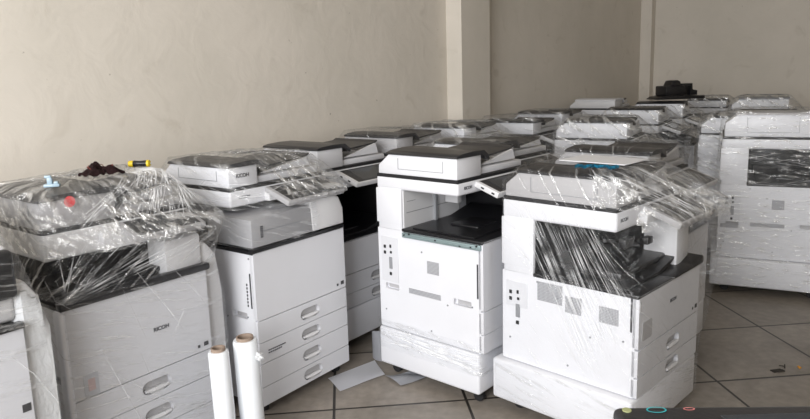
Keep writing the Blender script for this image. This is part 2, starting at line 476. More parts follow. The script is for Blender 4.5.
    for ya, yb in ((y0+.03, y0+.045), (y1-.115, y1-.1)):
        one('tray_support', adf, feeder, prism, [(fw+.03, k+.04), (W-.07, zz-.012), (W-.05, k+.04)], 'y', ya, yb, .001, 1)
    # --- control panel, tilted forward at the front right
    if panel:
        cp_ = bmesh.new(); R = Matrix.Rotation(.34, 3, 'X'); pv = (.3, ys, zl-.01)
        rbox(cp_, px0, W-.01, ys-pd-.005, ys-.005, zl-.04, zl-.012, .005, 2, R, pv)
        cpn = obj('control_panel', cp_, pm, r)
        one('display', 'screen', cpn, rbox, px0+.07, .5, ys-pd+.012, ys-.025, zl-.0125, zl-.010, .001, 1, R, pv)
        bz = bmesh.new(); rbox(bz, px0+.02, W-.03, ys-pd+.003, ys-.012, zl-.0135, zl-.0112, .001, 1, R, pv)
        obj('bezel', bz, 'lid', cpn)
        one('panel_arm', 'offwhite', r, rbox, .2, .5, ys-.03, ys+.01, zs+.004, zl-.035, .003)
        if near >= 2 and ports:
            for yy in (.12, .06):
                one('port', 'black', cpn, rbox, px0-.002, px0+.002, ys-yy, ys-yy+.016, zl-.03, zl-.023, 0, 1, R, pv)
    # --- right hand bypass unit, stands proud of the side
    if side_unit:
        w_, z0, z1 = side_unit
        one('bypass_unit', 'offwhite', r, prism, [(W-.002, z0), (W+w_*.9, z0), (W+w_, z0+.12), (W+w_, z1-.22), (W+w_*.8, z1-.06), (W+w_*.35, z1), (W-.002, z1)], 'y', .03, .45, .012, 2)
    return r

def upper(zs, zt, s=.115, D=.63, fw=.17, panel=True, x0=-.004):
    p = boxpts(x0, fw+.03, s, D-.08, zs, zt)+boxpts(x0, W, s, D, zs, zt-.07)
    p += [(W-.05, s+.06, zt-.01), (W-.05, D-.13, zt-.01)]
    if panel: p += [(.12, s-.17, zs+.02), (W, s-.17, zs+.02), (.12, s-.16, zs+.05), (W, s-.16, zs+.05)]
    return p

GR = 'wrapped photocopiers packed in rows'
# ================================================================== the machines
# foreground left, cropped by the frame
zc_ = copier('white wrapped photocopier cut off by the left edge of the photo', -1.516, 1.431, .925, zb=.80, zs=1.04, zl=1.1, zt=1.2,
            lines=(.45, .34, .23), base='trays', side_unit=(.085, .1, .93), panel=False, fw=.17)
one('front_window', 'black', zc_, rbox, .15, .592, .004, .3, .885, 1.035, .018, 3)
one('front_frame', 'offwhite', zc_, rbox, .005, .585, .03, .3, .81, 1.045, .015, 3)
one('cover_strip', 'black', zc_, rbox, -.005, .592, -.008, .03, .792, .81, .006, 2)
text('X', .02, zc_, (.5, -.0015, .475), 'front', 'red', 'mark')
one('size_label', 'label', zc_, rbox, .555, .58, -.0015, .003, .53, .555, .0003, 1)
wrap(zc_, boxpts(.0, W, 0, .6, .06, 1.04)+boxpts(.3, W+.085, .03, .45, .06, .72)+[(W+.06, .05, .87), (W+.06, .4, .87), (.0, .12, 1.2), (.5, .12, 1.2), (0, .6, 1.2), (.5, .6, 1.2)],
     'film_light', .06, (.3, .3), amp=.003, folds=14, seed=4)
wrap(zc_, boxpts(W+.0, W+.088, .026, .46, .07, .70)+[(W+.004, .03, .93), (W+.004, .4, .93), (W+.07, .03, .86), (W+.07, .4, .86)],
     'film_milky', .07, (W+.04, .2), amp=.002, nz=20, ntop=10, nth=80, seed=5)

# A - big wrapped machine on the left
A = copier('large wrapped photocopier under the maroon cloth and yellow-black screwdriver', -1.185, 2.162, .922, zb=.752, zs=.905, zl=1.012, zt=1.135,
           lines=(.405, .293, .176), base='trays', s=.08, fw=.28, scan='offwhite', adf='grey', side_unit=(.1, .1, .85), panel=True, pd=.13, px0=.27, slot=False, ports=False, pm='grey')
one('corner_trim', 'white', A, rbox, -.012, .012, -.003, .05, .06, .745, .011, 4)
one('right_column', 'offwhite', A, rbox, .42, .585, .015, .14, .752, .90, .01, 2)
one('cover_strip', 'lid', A, rbox, -.008, .605, -.012, .03, .745, .776, .01, 2)
text('RICOH', .022, A, (.33, -.0012, .562), 'front')
one('caution_label', 'greypaper', A, rbox, .045, .1, -.0013, .002, .41, .495, .0005, 1)
M['palepink'] = plastic('faded_pink_ink', rgb(196, 176, 176), .7)
one('caution_mark', 'palepink', A, rbox, .06, .086, -.002, .002, .43, .475, .0003, 1)
def foldA(rib, rnd):
    # folds radiating from the cinched front-left corner up over the scanner and the raised tray
    for i in range(40):
        rib(-2.3+rnd.uniform(-.05, .05), rnd.uniform(.0, .1), -2.35+1.7*i/40+rnd.uniform(-.04, .04), rnd.uniform(.3, .8), rnd.uniform(.0004, .0012))
    for i in range(46):
        k = i/46; rib(-2.2+1.3*k+rnd.uniform(-.05, .05), .85-.1*k+rnd.uniform(-.05, .05), -.75+.25*k+rnd.uniform(-.05, .05), 1.3+rnd.uniform(-.08, .12), rnd.uniform(.0005, .0018))
    for i in range(24):
        k = i/24; rib(-1.2+1.2*k, rnd.uniform(.72, .8), -.85+.3*k, rnd.uniform(1.0, 1.3), rnd.uniform(.0005, .002))
pa = boxpts(-.006, .30, .08, .55, .95, 1.137)+boxpts(-.004, W, .08, .62, .90, 1.06)+[(.50, .12, 1.16), (.50, .4, 1.165), (.70, -.0, .955), (.70, .25, .96), (.18, -.06, .925), (.6, -.06, .925), (.18, -.06, .955), (.62, -.06, .96), (0, -.012, .77), (.6, -.012, .78), (.68, .3, .80), (0, .6, .76), (.6, .6, .76)]
wrap(A, pa, 'film_diag_b', .765, (.3, .32), mat2='film_crinkle', zsplit=.925, amp=.005, fold_fn=foldA, seed=11)
wrap(A, boxpts(-.001, W+.001, -.004, .6, .06, .75)+boxpts(.3, W+.1, .03, .45, .1, .62)+[(W+.08, .05, .78), (W+.04, .05, .85), (W+.04, .35, .85), (0, 0, .85), (0, .6, .85)],
     'film_light', .06, (.3, .3), amp=.0025, open_top=True, zc=.76, folds=16, seed=12)

# B - four drawer machine
B = copier('photocopier with four drawers and a grey inner finisher, behind the two film rolls', -.665, 2.771, .934, zb=.772, zs=.955, zl=1.038, zt=1.152,
           lines=(.456, .354, .255, .145), base='trays', s=.125, fw=.17, panel=True, ports=False, pm='grey', px0=.2)
M['finisher'] = plastic('finisher_plastic', rgb(158, 158, 161), .45)
gf = one('inner_finisher', 'finisher', B, prism, [(0, .79), (.0, .915), (.33, .925), (.40, .885), (.41, .79)], 'y', .0, .30, .006, 2)
one('finisher_slot', 'midgrey', gf, rbox, .06, .30, -.002, .004, .855, .858, 0)
for k in range(6): one('label_mark', 'label', gf, rbox, .05, .064, -.0025, .002, .83+k*.009, .836+k*.009, 0)
one('right_column', 'offwhite', B, prism, [(.37, .79), (.36, .945), (.5, .955), (.56, .93), (.588, .87), (.59, .79)], 'y', -.004, .2, .008, 3)
one('cover_strip', 'black', B, rbox, .0, W+.002, -.006, .03, .768, .785, .004, 2)
bm = bmesh.new()
for i in range(7): rbox(bm, -.003, .002, .05, .056, .52+i*.016, .53+i*.016, 0)
obj('side_slot', bm, 'label', B)
text('RICOH', .024, B, (.045, .1295, 1.085), 'front', 'label')
text('RICOH', .02, B, (.05, .1235, .99), 'front')
for k in range(9): one('label_mark', 'logo', B, rbox, .05+k*.012, .059+k*.012, -.0018, .002, .307, .312, 0)
for k in range(7): one('label_mark', 'logo', B, rbox, .05+k*.012, .059+k*.012, -.0018, .002, .295, .300, 0)
wrap(B, upper(.94, 1.155, .125), 'film_light', .95, (.3, .34), mat2='film_crinkle', zsplit=lambda c: c.x > .12+(1.16-c.z)*.5, amp=.005, folds=46, seed=21)
wrap(B, boxpts(-.012, .40, -.012, .62, .79, .94), 'film_light', .79, (.2, .3), nz=12, amp=.003, open_top=True, zc=.94, nth=90, folds=6, seed=22)

# B2 - unwrapped, next in the wall row
B2 = copier('unwrapped photocopier between the four-drawer copier and the white open-sided copier', -.37, 3.44, .90, zb=.63, zs=.90, zl=1.015, zt=1.145,
            lines=(.44, .33, .247), base='stand', fw=.2, near=2)
text('RICOH', .024, B2, (.05, .113, .965), 'front')
# B3, B4, B5 along the wall
B3 = copier('wrapped photocopier with charcoal lid against the wall, left of the pilaster', .05, 3.97, .90, near=1, scan='grey', adf='grey')
wrap(B3, upper(.93, 1.16), 'film_diag', .9, (.3, .34), amp=.006, folds=30, seed=31)
B4 = copier('wrapped photocopier just right of the pilaster, behind the black-lidded copier', .52, 4.56, .92, near=1)
wrap(B4, upper(.93, 1.15), 'film_heavy', .8, (.3, .34), amp=.008, folds=30, seed=32)
B5 = copier('wrapped photocopier with dark lid and grey front in the wall row, beyond the pilaster', 1.134, 5.215, .95, near=1, adf='white', scan='grey', zt=1.125, zl=1.01)
wrap(B5, upper(.93, 1.15), 'film_light', .8, (.3, .34), amp=.005, folds=24, seed=33)
B6 = copier('wrapped photocopier with thin dark lid far along the wall row', 1.507, 5.83, .90, near=0)
wrap(B6, upper(.93, 1.15), 'film_light', .8, (.3, .34), amp=.006, folds=16, seed=34)
B7 = copier('small looking white and grey copier at the far end of the wall row', 2.33, 6.93, .95, near=0, zt=1.205, zl=1.1, zs=1.02, zb=.82, adf='offwhite', lid='white', fw=.25)

# C - open unwrapped machine in the middle
C = copier('unwrapped white photocopier with charcoal lid and open black exit tray, in the centre', .334, 2.809, .851, zb=.777, zs=.968, zl=1.037, zt=1.158,
           lines=(.455, .346, .257), base='stand', s=.132, dark_in=False, pd=.135, bfy=.022, fw=.195, bx=.010, bd=.008)
tb = bmesh.new()
rbox(tb, -.014, .004, .008, .462, .741, .765, .003)
rbox(tb, -.018, -.006, .03, .45, .749, .757, .002)
for yy in (.04, .09, .2, .38, .43): cyl(tb, (-.017, yy, .752), .004, .004, (-.01, yy, .752), 8)
obj('bracket', tb, 'teal', C)
tb = bmesh.new()
for yy, zz in ((.02, .758), (.05, .75), (.11, .747), (.25, .752), (.41, .759), (.44, .752)): rbox(tb, -.0195, -.012, yy, yy+.009, zz, zz+.006, .001, 1)
obj('bracket_clip', tb, 'black', C)
text('RICOH', .02, C, (.045, .1305, .994), 'front')
one('latch_bar', 'offwhite', C, rbox, .3, W-.02, .44, .47, .91, .965, .003)
one('latch', 'black', C, rbox, .42, .50, .43, .442, .925, .945, .002)
one('paper_feeler', 'offwhite', C, rbox, .33, .37, .38, .46, .86, .965, .003)
wrap(C, boxpts(-.012, W+.014, .018, .640, .05, .30), 'film_light', .15, (.3, .33), nz=14, amp=.002, open_top=True, zc=.30, nth=110, folds=0, seed=41, name='film_band',
     fold_fn=lambda rib, rnd: [rib(2.4+rnd.uniform(0, .2), rnd.uniform(.1, .8), 3.95, rnd.uniform(.1, .8), rnd.uniform(.001, .004)) for _ in range(16)])
C2 = copier('photocopier with charcoal lid directly behind the unwrapped central copier', .60, 3.50, .86, near=1, zt=1.132)
wrap(C2, upper(.93, 1.13), 'film_light', .7, (.3, .34), amp=.006, folds=10, seed=43)

# D - the big wrapped machine in front
Dm = copier('large photocopier with light grey feeder, wrapped in clear film, front right of centre', .870, 2.376, .793, zb=.662, zs=.893, zl=.982, zt=1.112,
            lines=(.444, .330, .247), base='stand', s=.10, adf='grey', lid='lid', inner='D', cover='cover', px0=.22, ports=False, pm='grey')
one('right_column', 'offwhite', Dm, rbox, .455, .58, .05, .2, .665, .88, .008, 2)
one('tray_lip', 'black', Dm, prism, [(.30, .662), (.60, .664), (.605, .69), (.59, .70), (.5, .676), (.30, .668)], 'y', -.01, .12, .003, 2)
bm = bmesh.new()
for (a, b, c) in ((.1, .2, .83), (.2, .14, .80), (.3, .2, .78), (.16, .3, .76)):
    cyl(bm, (a, b, c), .008, .008, (a+.12, b+.02, c-.03), 10)
rbox(bm, .12, .2, .12, .15, .80, .84, .004); rbox(bm, .28, .33, .1, .13, .79, .82, .004)
rbox(bm, .05, .5, .1, .45, .69, .72, .01)
obj('finisher_rail', bm, 'black', Dm)
text('RICOH', .02, Dm, (.28, -.0012, .565), 'front')
text('RICOH', .02, Dm, (.03, .099, .93), 'front')
one('grip_plate', 'grey', Dm, plate, (0, -.0012, 0), (1, 0, 0), (0, 0, 1), (0, -1, 0), .03, .115, .475, .55, [], .004, .002, .01)
one('cover_slot', 'grey', Dm, rbox, .004, .014, -.002, .002, .6, .64, .001, 1)
def foldD(rib, rnd):
    # diagonal folds from upper rear of the scanner down to the front corner of the body
    n = 64
    for i in range(n):
        k = i/n; j = lambda w: rnd.uniform(-w, w)
        a0 = 2.45+1.0*k+j(.03); t0 = .86+j(.05)
        a1 = 3.5+.45*k+j(.04); t1 = -.02+.50*k+j(.05)
        rib(a0, t0, a1, max(.01, t1), rnd.choice((.0004, .0005, .0006, .0009, .0015)))
    for i in range(26):
        k = i/26; rib(3.3+.9*k+rnd.uniform(-.05, .05), 1.25+rnd.uniform(-.1, .1), 4.5+.7*k+rnd.uniform(-.1, .1), .86+rnd.uniform(-.05, .05), rnd.uniform(.0005, .0016))
pd = upper(.89, 1.116, .10)+boxpts(-.006, W, -.004, .635, .26, .664)+[(.62, -.10, .95), (.62, .0, .99)]
wrap(Dm, pd, 'film_diag', .26, (.3, .3), mat2='film_crinkle', zsplit=lambda c: c.z > .9 and c.y < .2+.3*c.x and (c.x > .02 or c.z > .985), amp=.0035, nz=56, fold_fn=foldD, seed=51)
wrap(Dm, boxpts(-.036, W+.014, .0, .660, .06, .25), 'film_light', .07, (.3, .33), nz=14, amp=.0015, open_top=True, zc=.25, nth=110, seed=52, name='film_band')

D2 = copier('wrapped photocopier with sheet of paper on its lid, directly behind the big front wrapped one', 1.26, 3.06, .86, near=1, adf='grey', scan='grey', zt=1.115, zl=.985, zs=.9, zb=.68, lines=(.444, .33, .247))
wrap(D2, upper(.88, 1.12)+boxpts(0, W, 0, .63, .4, .66), 'film_diag', .4, (.3, .32), amp=.007, folds=50, seed=53)
D3 = copier('white wrapped photocopier with plastic-covered lid, third back in the right-hand row', 1.62, 4.42, 1.02, near=1, dark_in=True, zs=.92, zl=1.035, zt=1.165)
one('side_port', 'black', D3, rbox, -.004, .004, .25, .29, .955, .975, .001, 1)
wrap(D3, upper(.9, 1.17)+boxpts(0, W, 0, .63, .4, .7), 'film_heavy', .4, (.3, .32), amp=.009, folds=40, seed=54)
D4 = copier('wrapped photocopier with dark lid and white side, near the room corner', 2.295, 5.63, 1.0, near=0, zt=1.174)
wrap(D4, upper(.93, 1.155)+boxpts(0, W, 0, .63, .4, .7), 'film_heavy', .4, (.3, .32), amp=.009, folds=26, seed=55)
D5 = copier('wrapped photocopier carrying the black device, below the corner of the room', 2.80, 6.34, 1.0, near=0, zt=1.184)
wrap(D5, upper(.93, 1.155)+boxpts(0, W, 0, .63, .4, .7), 'film_heavy', .4, (.3, .32), amp=.006, folds=14, seed=56)
D6 = copier('wrapped photocopier at the far back, beyond the tall wrapped ones on the right', 3.93, 7.8, 1.0, near=0, zt=1.13)
wrap(D6, upper(.93, 1.155)+boxpts(0, W, 0, .63, .4, .7), 'film_heavy', .4, (.3, .32), amp=.006, folds=14, seed=57)

# F - fully wrapped machine on the right
Fm = copier('tall photocopier fully wrapped in banded film at the right edge of the photo', 2.663, 4.061, 1.126, zb=.745, zs=.975, zl=1.05, zt=1.215,
            lines=(.455, .346, .247), base='stand', s=.11, lid='grey')
one('inner_side_wall', 'black', Fm, rbox, W-.05, W-.012, .004, .14, .75, .97, .002, 1)
one('vent', 'vent', Fm, rbox, -.0015, .001, .507, .616, .447, .474, .0005, 1)
def foldF(rib, rnd):
    for i in range(80):
        a = rnd.uniform(2.4, 3.8); t = rnd.uniform(.05, 1.0); rib(a, t, a+rnd.uniform(.1, .5), t+rnd.uniform(-.03, .03), rnd.uniform(.0005, .0016))
wrap(Fm, upper(.95, 1.222, .11)+boxpts(-.006, W, -.004, .635, .25, .75)+boxpts(-.036, W+.014, 0, .667, .06, .24), 'film_flat', .06, (.3, .32), amp=.003, nz=50, fold_fn=foldF, seed=61)
F3 = copier('wrapped photocopier behind the tall banded one, only a narrow side showing', 2.93, 5.0, 1.126, near=1, zs=.91, zl=.985, zt=1.13)
wrap(F3, upper(.9, 1.135)+boxpts(0, W, 0, .63, .3, .75), 'film_heavy', .3, (.3, .32), amp=.006, folds=40, seed=62)
F2 = copier('wrapped photocopier with grey lid seen over the tall banded one', 3.83, 6.35, 1.1, near=0, zs=1.0, zl=1.08, zt=1.2, lid='midgrey')
wrap(F2, upper(.98, 1.205)+boxpts(0, W, 0, .63, .4, .75), 'film_heavy', .4, (.3, .32), amp=.008, folds=20, seed=63)

# ================================================================== loose things
def on(m, lx, ly, z):
    c, s_ = math.cos(m.rotation_euler.z), math.sin(m.rotation_euler.z)
    return V((m.location.x+c*lx-s_*ly, m.location.y+s_*lx+c*ly, z))

# maroon cloth crumpled on A
def cloth():
    bm = bmesh.new(); n = 26; rnd = random.Random(3); g = []
    for j in range(n):
        row = []
        for i in range(n):
            u = i/(n-1)*2-1; v = j/(n-1)*2-1; a = math.atan2(v, u); rr = max(abs(u), abs(v))
            R = .074*(1+.22*math.sin(3*a+1)+.12*math.sin(5*a+2.2))
            x = R*rr*math.cos(a)*1.25; y = R*rr*math.sin(a)
            h = (1-rr**2.2)*(.034+.014*math.sin(7*u+3)+.014*math.sin(9*v+5*u))+.006*math.sin(14*a)*rr
            row.append(bm.verts.new((x, y, max(.002, h+.004))))
        g.append(row)
    for j in range(n-1):
        for i in range(n-1): bm.faces.new((g[j][i], g[j][i+1], g[j+1][i+1], g[j+1][i]))
    r = bmesh.ops.solidify(bm, geom=bm.faces[:], thickness=.003)
    return bm
cl = obj('cloth', cloth(), 'cloth'); tag(cl, 'crumpled maroon cloth lying on the wrapped copier at left', 'cloth')
cl.location = on(A, .295, .21, 1.168); cl.rotation_euler = (0, 0, .1); cl.scale = (.82, .85, .8)
hm = bmesh.new(); prev = None; N_ = 60
for i in range(N_):
    a = 2*PI*i/N_*.8; R = .042*(1+.22*math.sin(3*a+1)); x = R*math.cos(a)*1.25; y = R*math.sin(a); z = .034+.010*math.sin(5*a)
    p = V((x, y, z))
    if prev is not None: cyl(hm, prev, .0018, .0018, p, 6)
    prev = p
obj('hem', hm, 'hem', cl)

# screwdriver: black and yellow handle
sd = thing('screwdriver', 'yellow and black screwdriver handle lying right of the maroon cloth', 'screwdriver', on(A, .47, .215, 1.176+.012), .0); sd.scale = (.7, .75, .75)
bm = bmesh.new()
def lathe_x(bm, prof, n=20):
    rings = [[bm.verts.new((x, r*math.cos(2*PI*i/n), r*math.sin(2*PI*i/n))) for i in range(n)] for x, r in prof]
    for a, b in zip(rings, rings[1:]):
        for i in range(n): bm.faces.new((a[i], b[i], b[(i+1) % n], a[(i+1) % n]))
    bm.faces.new(rings[0]); bm.faces.new(rings[-1][::-1])
lathe_x(bm, [(-.035, .015), (-.03, .018), (.0, .015), (.03, .017), (.045, .018)]); obj('grip', bm, 'black', sd)
bm = bmesh.new(); lathe_x(bm, [(-.066, .006), (-.062, .015), (-.05, .018), (-.035, .017)]); obj('end_cap', bm, 'yellow', sd, 'yellow end cap')
bm = bmesh.new(); lathe_x(bm, [(.044, .019), (.056, .019), (.062, .012), (.063, .005)]); obj('collar', bm, 'yellow', sd, 'yellow collar')
bm = bmesh.new(); lathe_x(bm, [(.06, .0035), (.068, .0035)]); obj('shaft', bm, 'steel', sd)

# pale blue clip
bm = bmesh.new()
rbox(bm, -.035, .035, -.02, .02, 0, .012, .005); rbox(bm, -.02, .004, -.012, .014, .01, .035, .006); rbox(bm, -.03, .0, -.008, .01, .032, .042, .004); rbox(bm, .01, .03, -.018, .016, .01, .02, .004)
o = obj('plastic_clip', bm, 'paleblue'); tag(o, 'pale blue plastic clip on the left end of the wrapped copier lid', 'clip')
o.location = on(A, .095, .165, 1.153); o.rotation_euler = (0, 0, .3); o.scale = (.75, .75, 1)
# red round sticker on A's wrap
bm = bmesh.new(); cyl(bm, (0, 0, 0), .0195, .0195, (0, -.0015, 0), 24)
o = obj('round_sticker', bm, 'red', A, 'red round sticker'); o.location = (.10, .062, 1.108)

# blue film scrap on D, paper sheet on D2
bm = bmesh.new()
prevr = None
for i in range(15):
    u = i/14; row = []
    for j in range(6):
        v = j/5; row.append(bm.verts.new((u*.16, v*.07*(.7+.3*math.sin(u*7+1)), .006+.006*math.sin(u*21+v*9)+.004*math.sin(v*15))))
    if prevr:
        for j in range(5): bm.faces.new((prevr[j], row[j], row[j+1], prevr[j+1]))
    prevr = row
bmesh.ops.solidify(bm, geom=bm.faces[:], thickness=.002)
o = obj('blue_wrapper', bm, 'blue'); tag(o, 'crumpled blue wrapper on the lid of the big front wrapped copier', 'wrapper')
o.location = on(Dm, -.0+.07, .13, 1.136); o.rotation_euler = (0, 0, 2.75)
bm = bmesh.new(); rbox(bm, 0, .21, 0, .297, 0, .004, .001, 1)
o = obj('paper_sheet', bm, 'paper'); tag(o, 'white paper sheet lying behind the blue wrapper on a wrapped copier', 'paper')
o.location = on(Dm, .155, .15, 1.132); o.rotation_euler = (0, 0, .793)

# black device on D5
bd = thing('printer_module', 'black machine part standing on the far wrapped copier near the room corner', 'machine part', (2.70, 6.62, 1.205), .15)
one('base', 'black', bd, prism, [(-.24, 0), (.26, 0), (.25, .03), (-.12, .04), (-.2, .025)], 'y', -.12, .12, .004)
one('housing', 'black', bd, rbox, -.15, .06, -.1, .1, .035, .13, .012)
one('top_knob', 'black', bd, prism, [(-.09, .12), (.03, .12), (.02, .17), (-.01, .185), (-.06, .18)], 'y', -.07, .07, .006)
one('bracket', 'black', bd, prism, [(.05, .04), (.09, .04), (.09, .12), (.14, .12), (.13, .035), (.21, .035), (.21, .08), (.16, .09), (.155, .15), (.04, .15)], 'y', -.06, .05, .003)

# stretch film rolls
def film_roll(label, loc, R, H, tilt=(0, 0, 0)):
    t = thing('film_roll', label, 'film roll', loc, 0, 'stretch film rolls'); t.rotation_euler = tilt
    bm = bmesh.new(); rc = R*.7
    lathe(bm, [(rc, .012), (R-.004, .012), (R, .018), (R+.001, H*.5), (R, H-.02), (R-.004, H-.012), (rc, H-.012)])
    obj('film', bm, 'roll', t)
    bm = bmesh.new(); lathe(bm, [(rc-.006, 0), (rc, 0), (rc, H), (rc-.006, H)]); obj('core', bm, 'card', t, 'brown cardboard core')
    return t
r1 = film_roll('left, thinner roll of clear stretch film standing on the floor', (-.725, 2.40, 0), .039, .502, (0, -.02, 0))
r2 = film_roll('right, thicker roll of clear stretch film standing on the floor', (-.643, 2.49, 0), .048, .508, (0, -.02, 0))
bm = bmesh.new(); bmesh.ops.create_icosphere(bm, subdivisions=3, radius=.018)
for v in bm.verts: v.co *= 1+.3*math.sin(v.co.x*300)*math.sin(v.co.z*260+v.co.y*200)
for v in bm.verts: v.co += V((.052, -.012, .425))
obj('loose_end', bm, 'film_milky', r2, 'crumpled loose end of film')

# papers on the floor
def sheet(name, corners, label, mat, bend=.006, cat='paper', seed=0):
    bm = bmesh.new(); n = 12; g = []
    a, b, c, d = [V(p+(0,)) for p in corners]
    for j in range(n+1):
        row = []
        for i in range(n+1):
            u, v = i/n, j/n; p = (a*(1-u)+b*u)*(1-v)+(d*(1-u)+c*u)*v
            p.z = .003+bend*(.5+.5*math.sin(u*5+seed)*math.cos(v*4+seed)); row.append(bm.verts.new(p))
        g.append(row)
    for j in range(n):
        for i in range(n): bm.faces.new((g[j][i], g[j][i+1], g[j+1][i+1], g[j+1][i]))
    bmesh.ops.solidify(bm, geom=bm.faces[:], thickness=-.0015)
    return tag(obj(name, bm, mat), label, cat)
sheet('paper_sheet', [(-.42, 3.15), (-.345, 3.01), (-.13, 3.17), (-.19, 3.35)], 'flat white sheet on the floor between two copiers', 'paper')
sheet('plastic_sheet', [(-.13, 3.16), (-.05, 3.04), (.14, 3.16), (.02, 3.185)], 'rumpled greyish plastic sheet on the floor beside the white paper', 'greypaper', .018, 'plastic', 2)
bm = bmesh.new(); prevr = None
for i in range(17):
    t = i/16; a = 1.9*t; row = []
    for j in range(5):
        row.append(bm.verts.new((.07*math.cos(a)-.05, .07*math.sin(a)+j*.0, .004+j/4*(.17-.05*(1-t)**2))))
    if prevr:
        for j in range(4): bm.faces.new((prevr[j], row[j], row[j+1], prevr[j+1]))
    prevr = row
bmesh.ops.solidify(bm, geom=bm.faces[:], thickness=.0015)
o = tag(obj('curled_sheet', bm, 'greypaper'), 'curled grey sheet standing on edge beside the central copier', 'paper'); o.location = (-.175, 3.43, 0); o.rotation_euler = (0, 0, 2.6)

# scraps on the floor
bm = bmesh.new(); rbox(bm, -.03, .03, -.015, .015, 0, .004, .001, 1); rbox(bm, -.01, .03, -.02, .0, .002, .007, .001, 1)
o = tag(obj('scrap', bm, 'dust'), 'flat dark scrap on the floor tiles at lower right', 'scrap'); o.location = (1.833, 3.095, 0); o.rotation_euler = (0, 0, .2)
bm = bmesh.new(); cyl(bm, (0, 0, .003), .003, .003, (.02, .035, .004), 8); cyl(bm, (.01, .02, .003), .003, .002, (-.012, .03, .003), 8)
o = tag(obj('screw', bm, 'dust'), 'small dark screw on the floor beside the orange scrap', 'screw'); o.location = (1.885, 3.12, 0)
bm = bmesh.new(); prism(bm, [(-.007, -.01), (.007, -.006), (.004, .012), (-.004, .014)], 'z', 0, .008, .002, 1)
o = tag(obj('scrap', bm, 'orange'), 'tiny orange scrap on the floor at right', 'scrap'); o.location = (1.96, 3.12, 0)

# foreground copier: only its control panel edge reaches into the frame
G = thing('photocopier', 'nearest copier, only its dark control panel showing at the bottom edge', 'photocopier', (.0, .0, 0), 0)
PZ = .95
R = Matrix.Rotation(-.04, 3, 'Z')
gp = bmesh.new(); rbox(gp, .337, .95, .86, 1.034, PZ-.03, PZ, .012, 3, R, (.34, 1.03, PZ))
gpo = obj('control_panel', gp, 'lid', G, 'dark grey control panel')
gp = bmesh.new(); rbox(gp, .333, .95, .855, 1.030, PZ-.045, PZ-.012, .012, 3, R, (.34, 1.03, PZ)); obj('panel_base', gp, 'grey', G)
def ring(bm, cx, cy, rx, ry, w, n=32):
    a = [bm.verts.new((cx+rx*math.cos(2*PI*i/n), cy+ry*math.sin(2*PI*i/n), PZ+.0012)) for i in range(n)]
    b = [bm.verts.new((cx+(rx-w)*math.cos(2*PI*i/n), cy+(ry-w)*math.sin(2*PI*i/n), PZ+.0012)) for i in range(n)]
    for i in range(n): bm.faces.new((a[i], a[(i+1) % n], b[(i+1) % n], b[i]))
bm = bmesh.new(); ring(bm, .405, 1.014, .0165, .010, .0025); obj('start_key', bm, 'cyan', gpo, 'teal ring key')
bm = bmesh.new(); ring(bm, .459, 1.014, .0095, .005, .002); obj('stop_key', bm, 'pink', gpo, 'pink ring key')
bm = bmesh.new(); cyl(bm, (.357, 1.017, PZ-.001), .0075, .0075, (.357, 1.017, PZ+.0012), 24); obj('key', bm, 'khaki', gpo, 'khaki round key')
one('display', 'screen', gpo, rbox, .50, .9, .87, .992, PZ-.001, PZ+.0012, .001, 1)
one('body', 'white', G, rbox, .33, .95, .38, .86, .06, .86, .01)
one('scanner_unit', 'lid', G, rbox, .33, .95, .36, .88, .865, .925, .01)
for a_, b_ in ((.38, .43), (.9, .43), (.38, .81), (.9, .81)):
    bm = bmesh.new(); cyl(bm, (a_-.012, b_, .026), .026, .026, (a_+.012, b_, .026), 16); rbox(bm, a_-.018, a_+.018, b_-.02, b_+.02, .03, .062, .003); obj('caster', bm, 'rubber', G)

# ================================================================== room
def struct(name, bm, mat):
    o = obj(name, bm, mat, smooth=False); o['kind'] = 'structure'; return o

def wall_mat(name='plaster_wall'):
    m, nt, out = new_mat(name); L = nt.links.new; N = nt.nodes.new
    p = N('ShaderNodeBsdfPrincipled'); p.inputs['Roughness'].default_value = .85
    tc = N('ShaderNodeTexCoord')
    n1 = N('ShaderNodeTexNoise'); n1.inputs['Scale'].default_value = .9; n1.inputs['Detail'].default_value = 8; n1.inputs['Roughness'].default_value = .62
    n2 = N('ShaderNodeTexNoise'); n2.inputs['Scale'].default_value = 5; n2.inputs['Detail'].default_value = 10; n2.inputs['Distortion'].default_value = .8
    n3 = N('ShaderNodeTexNoise'); n3.inputs['Scale'].default_value = 28; n3.inputs['Detail'].default_value = 4
    for q in (n1, n2, n3): L(tc.outputs['Object'], q.inputs['Vector'])
    r1 = N('ShaderNodeValToRGB'); e = r1.color_ramp.elements; e[0].position = .3; e[0].color = rgb(206, 200, 189); e[1].position = .7; e[1].color = rgb(220, 213, 203); L(n1.outputs['Fac'], r1.inputs[0])
    r2 = N('ShaderNodeMapRange'); r2.inputs[1].default_value = .62; r2.inputs[2].default_value = .74; r2.inputs[4].default_value = .25; L(n2.outputs['Fac'], r2.inputs[0])
    mx = N('ShaderNodeMix'); mx.data_type = 'RGBA'; L(r2.outputs[0], mx.inputs[0]); L(r1.outputs[0], mx.inputs[6]); mx.inputs[7].default_value = rgb(170, 160, 145)
    # small dark scuffs
    r3 = N('ShaderNodeMapRange'); r3.inputs[1].default_value = .73; r3.inputs[2].default_value = .78; r3.inputs[4].default_value = .5; L(n3.outputs['Fac'], r3.inputs[0])
    mx2 = N('ShaderNodeMix'); mx2.data_type = 'RGBA'; L(r3.outputs[0], mx2.inputs[0]); L(mx.outputs[2], mx2.inputs[6]); mx2.inputs[7].default_value = rgb(110, 98, 84)
    L(mx2.outputs[2], p.inputs['Base Color'])
    b = N('ShaderNodeBump'); b.inputs['Strength'].default_value = .25; b.inputs['Distance'].default_value = .02; L(n2.outputs['Fac'], b.inputs['Height']); L(b.outputs[0], p.inputs['Normal'])
    L(p.outputs[0], out.inputs['Surface'])
    return m
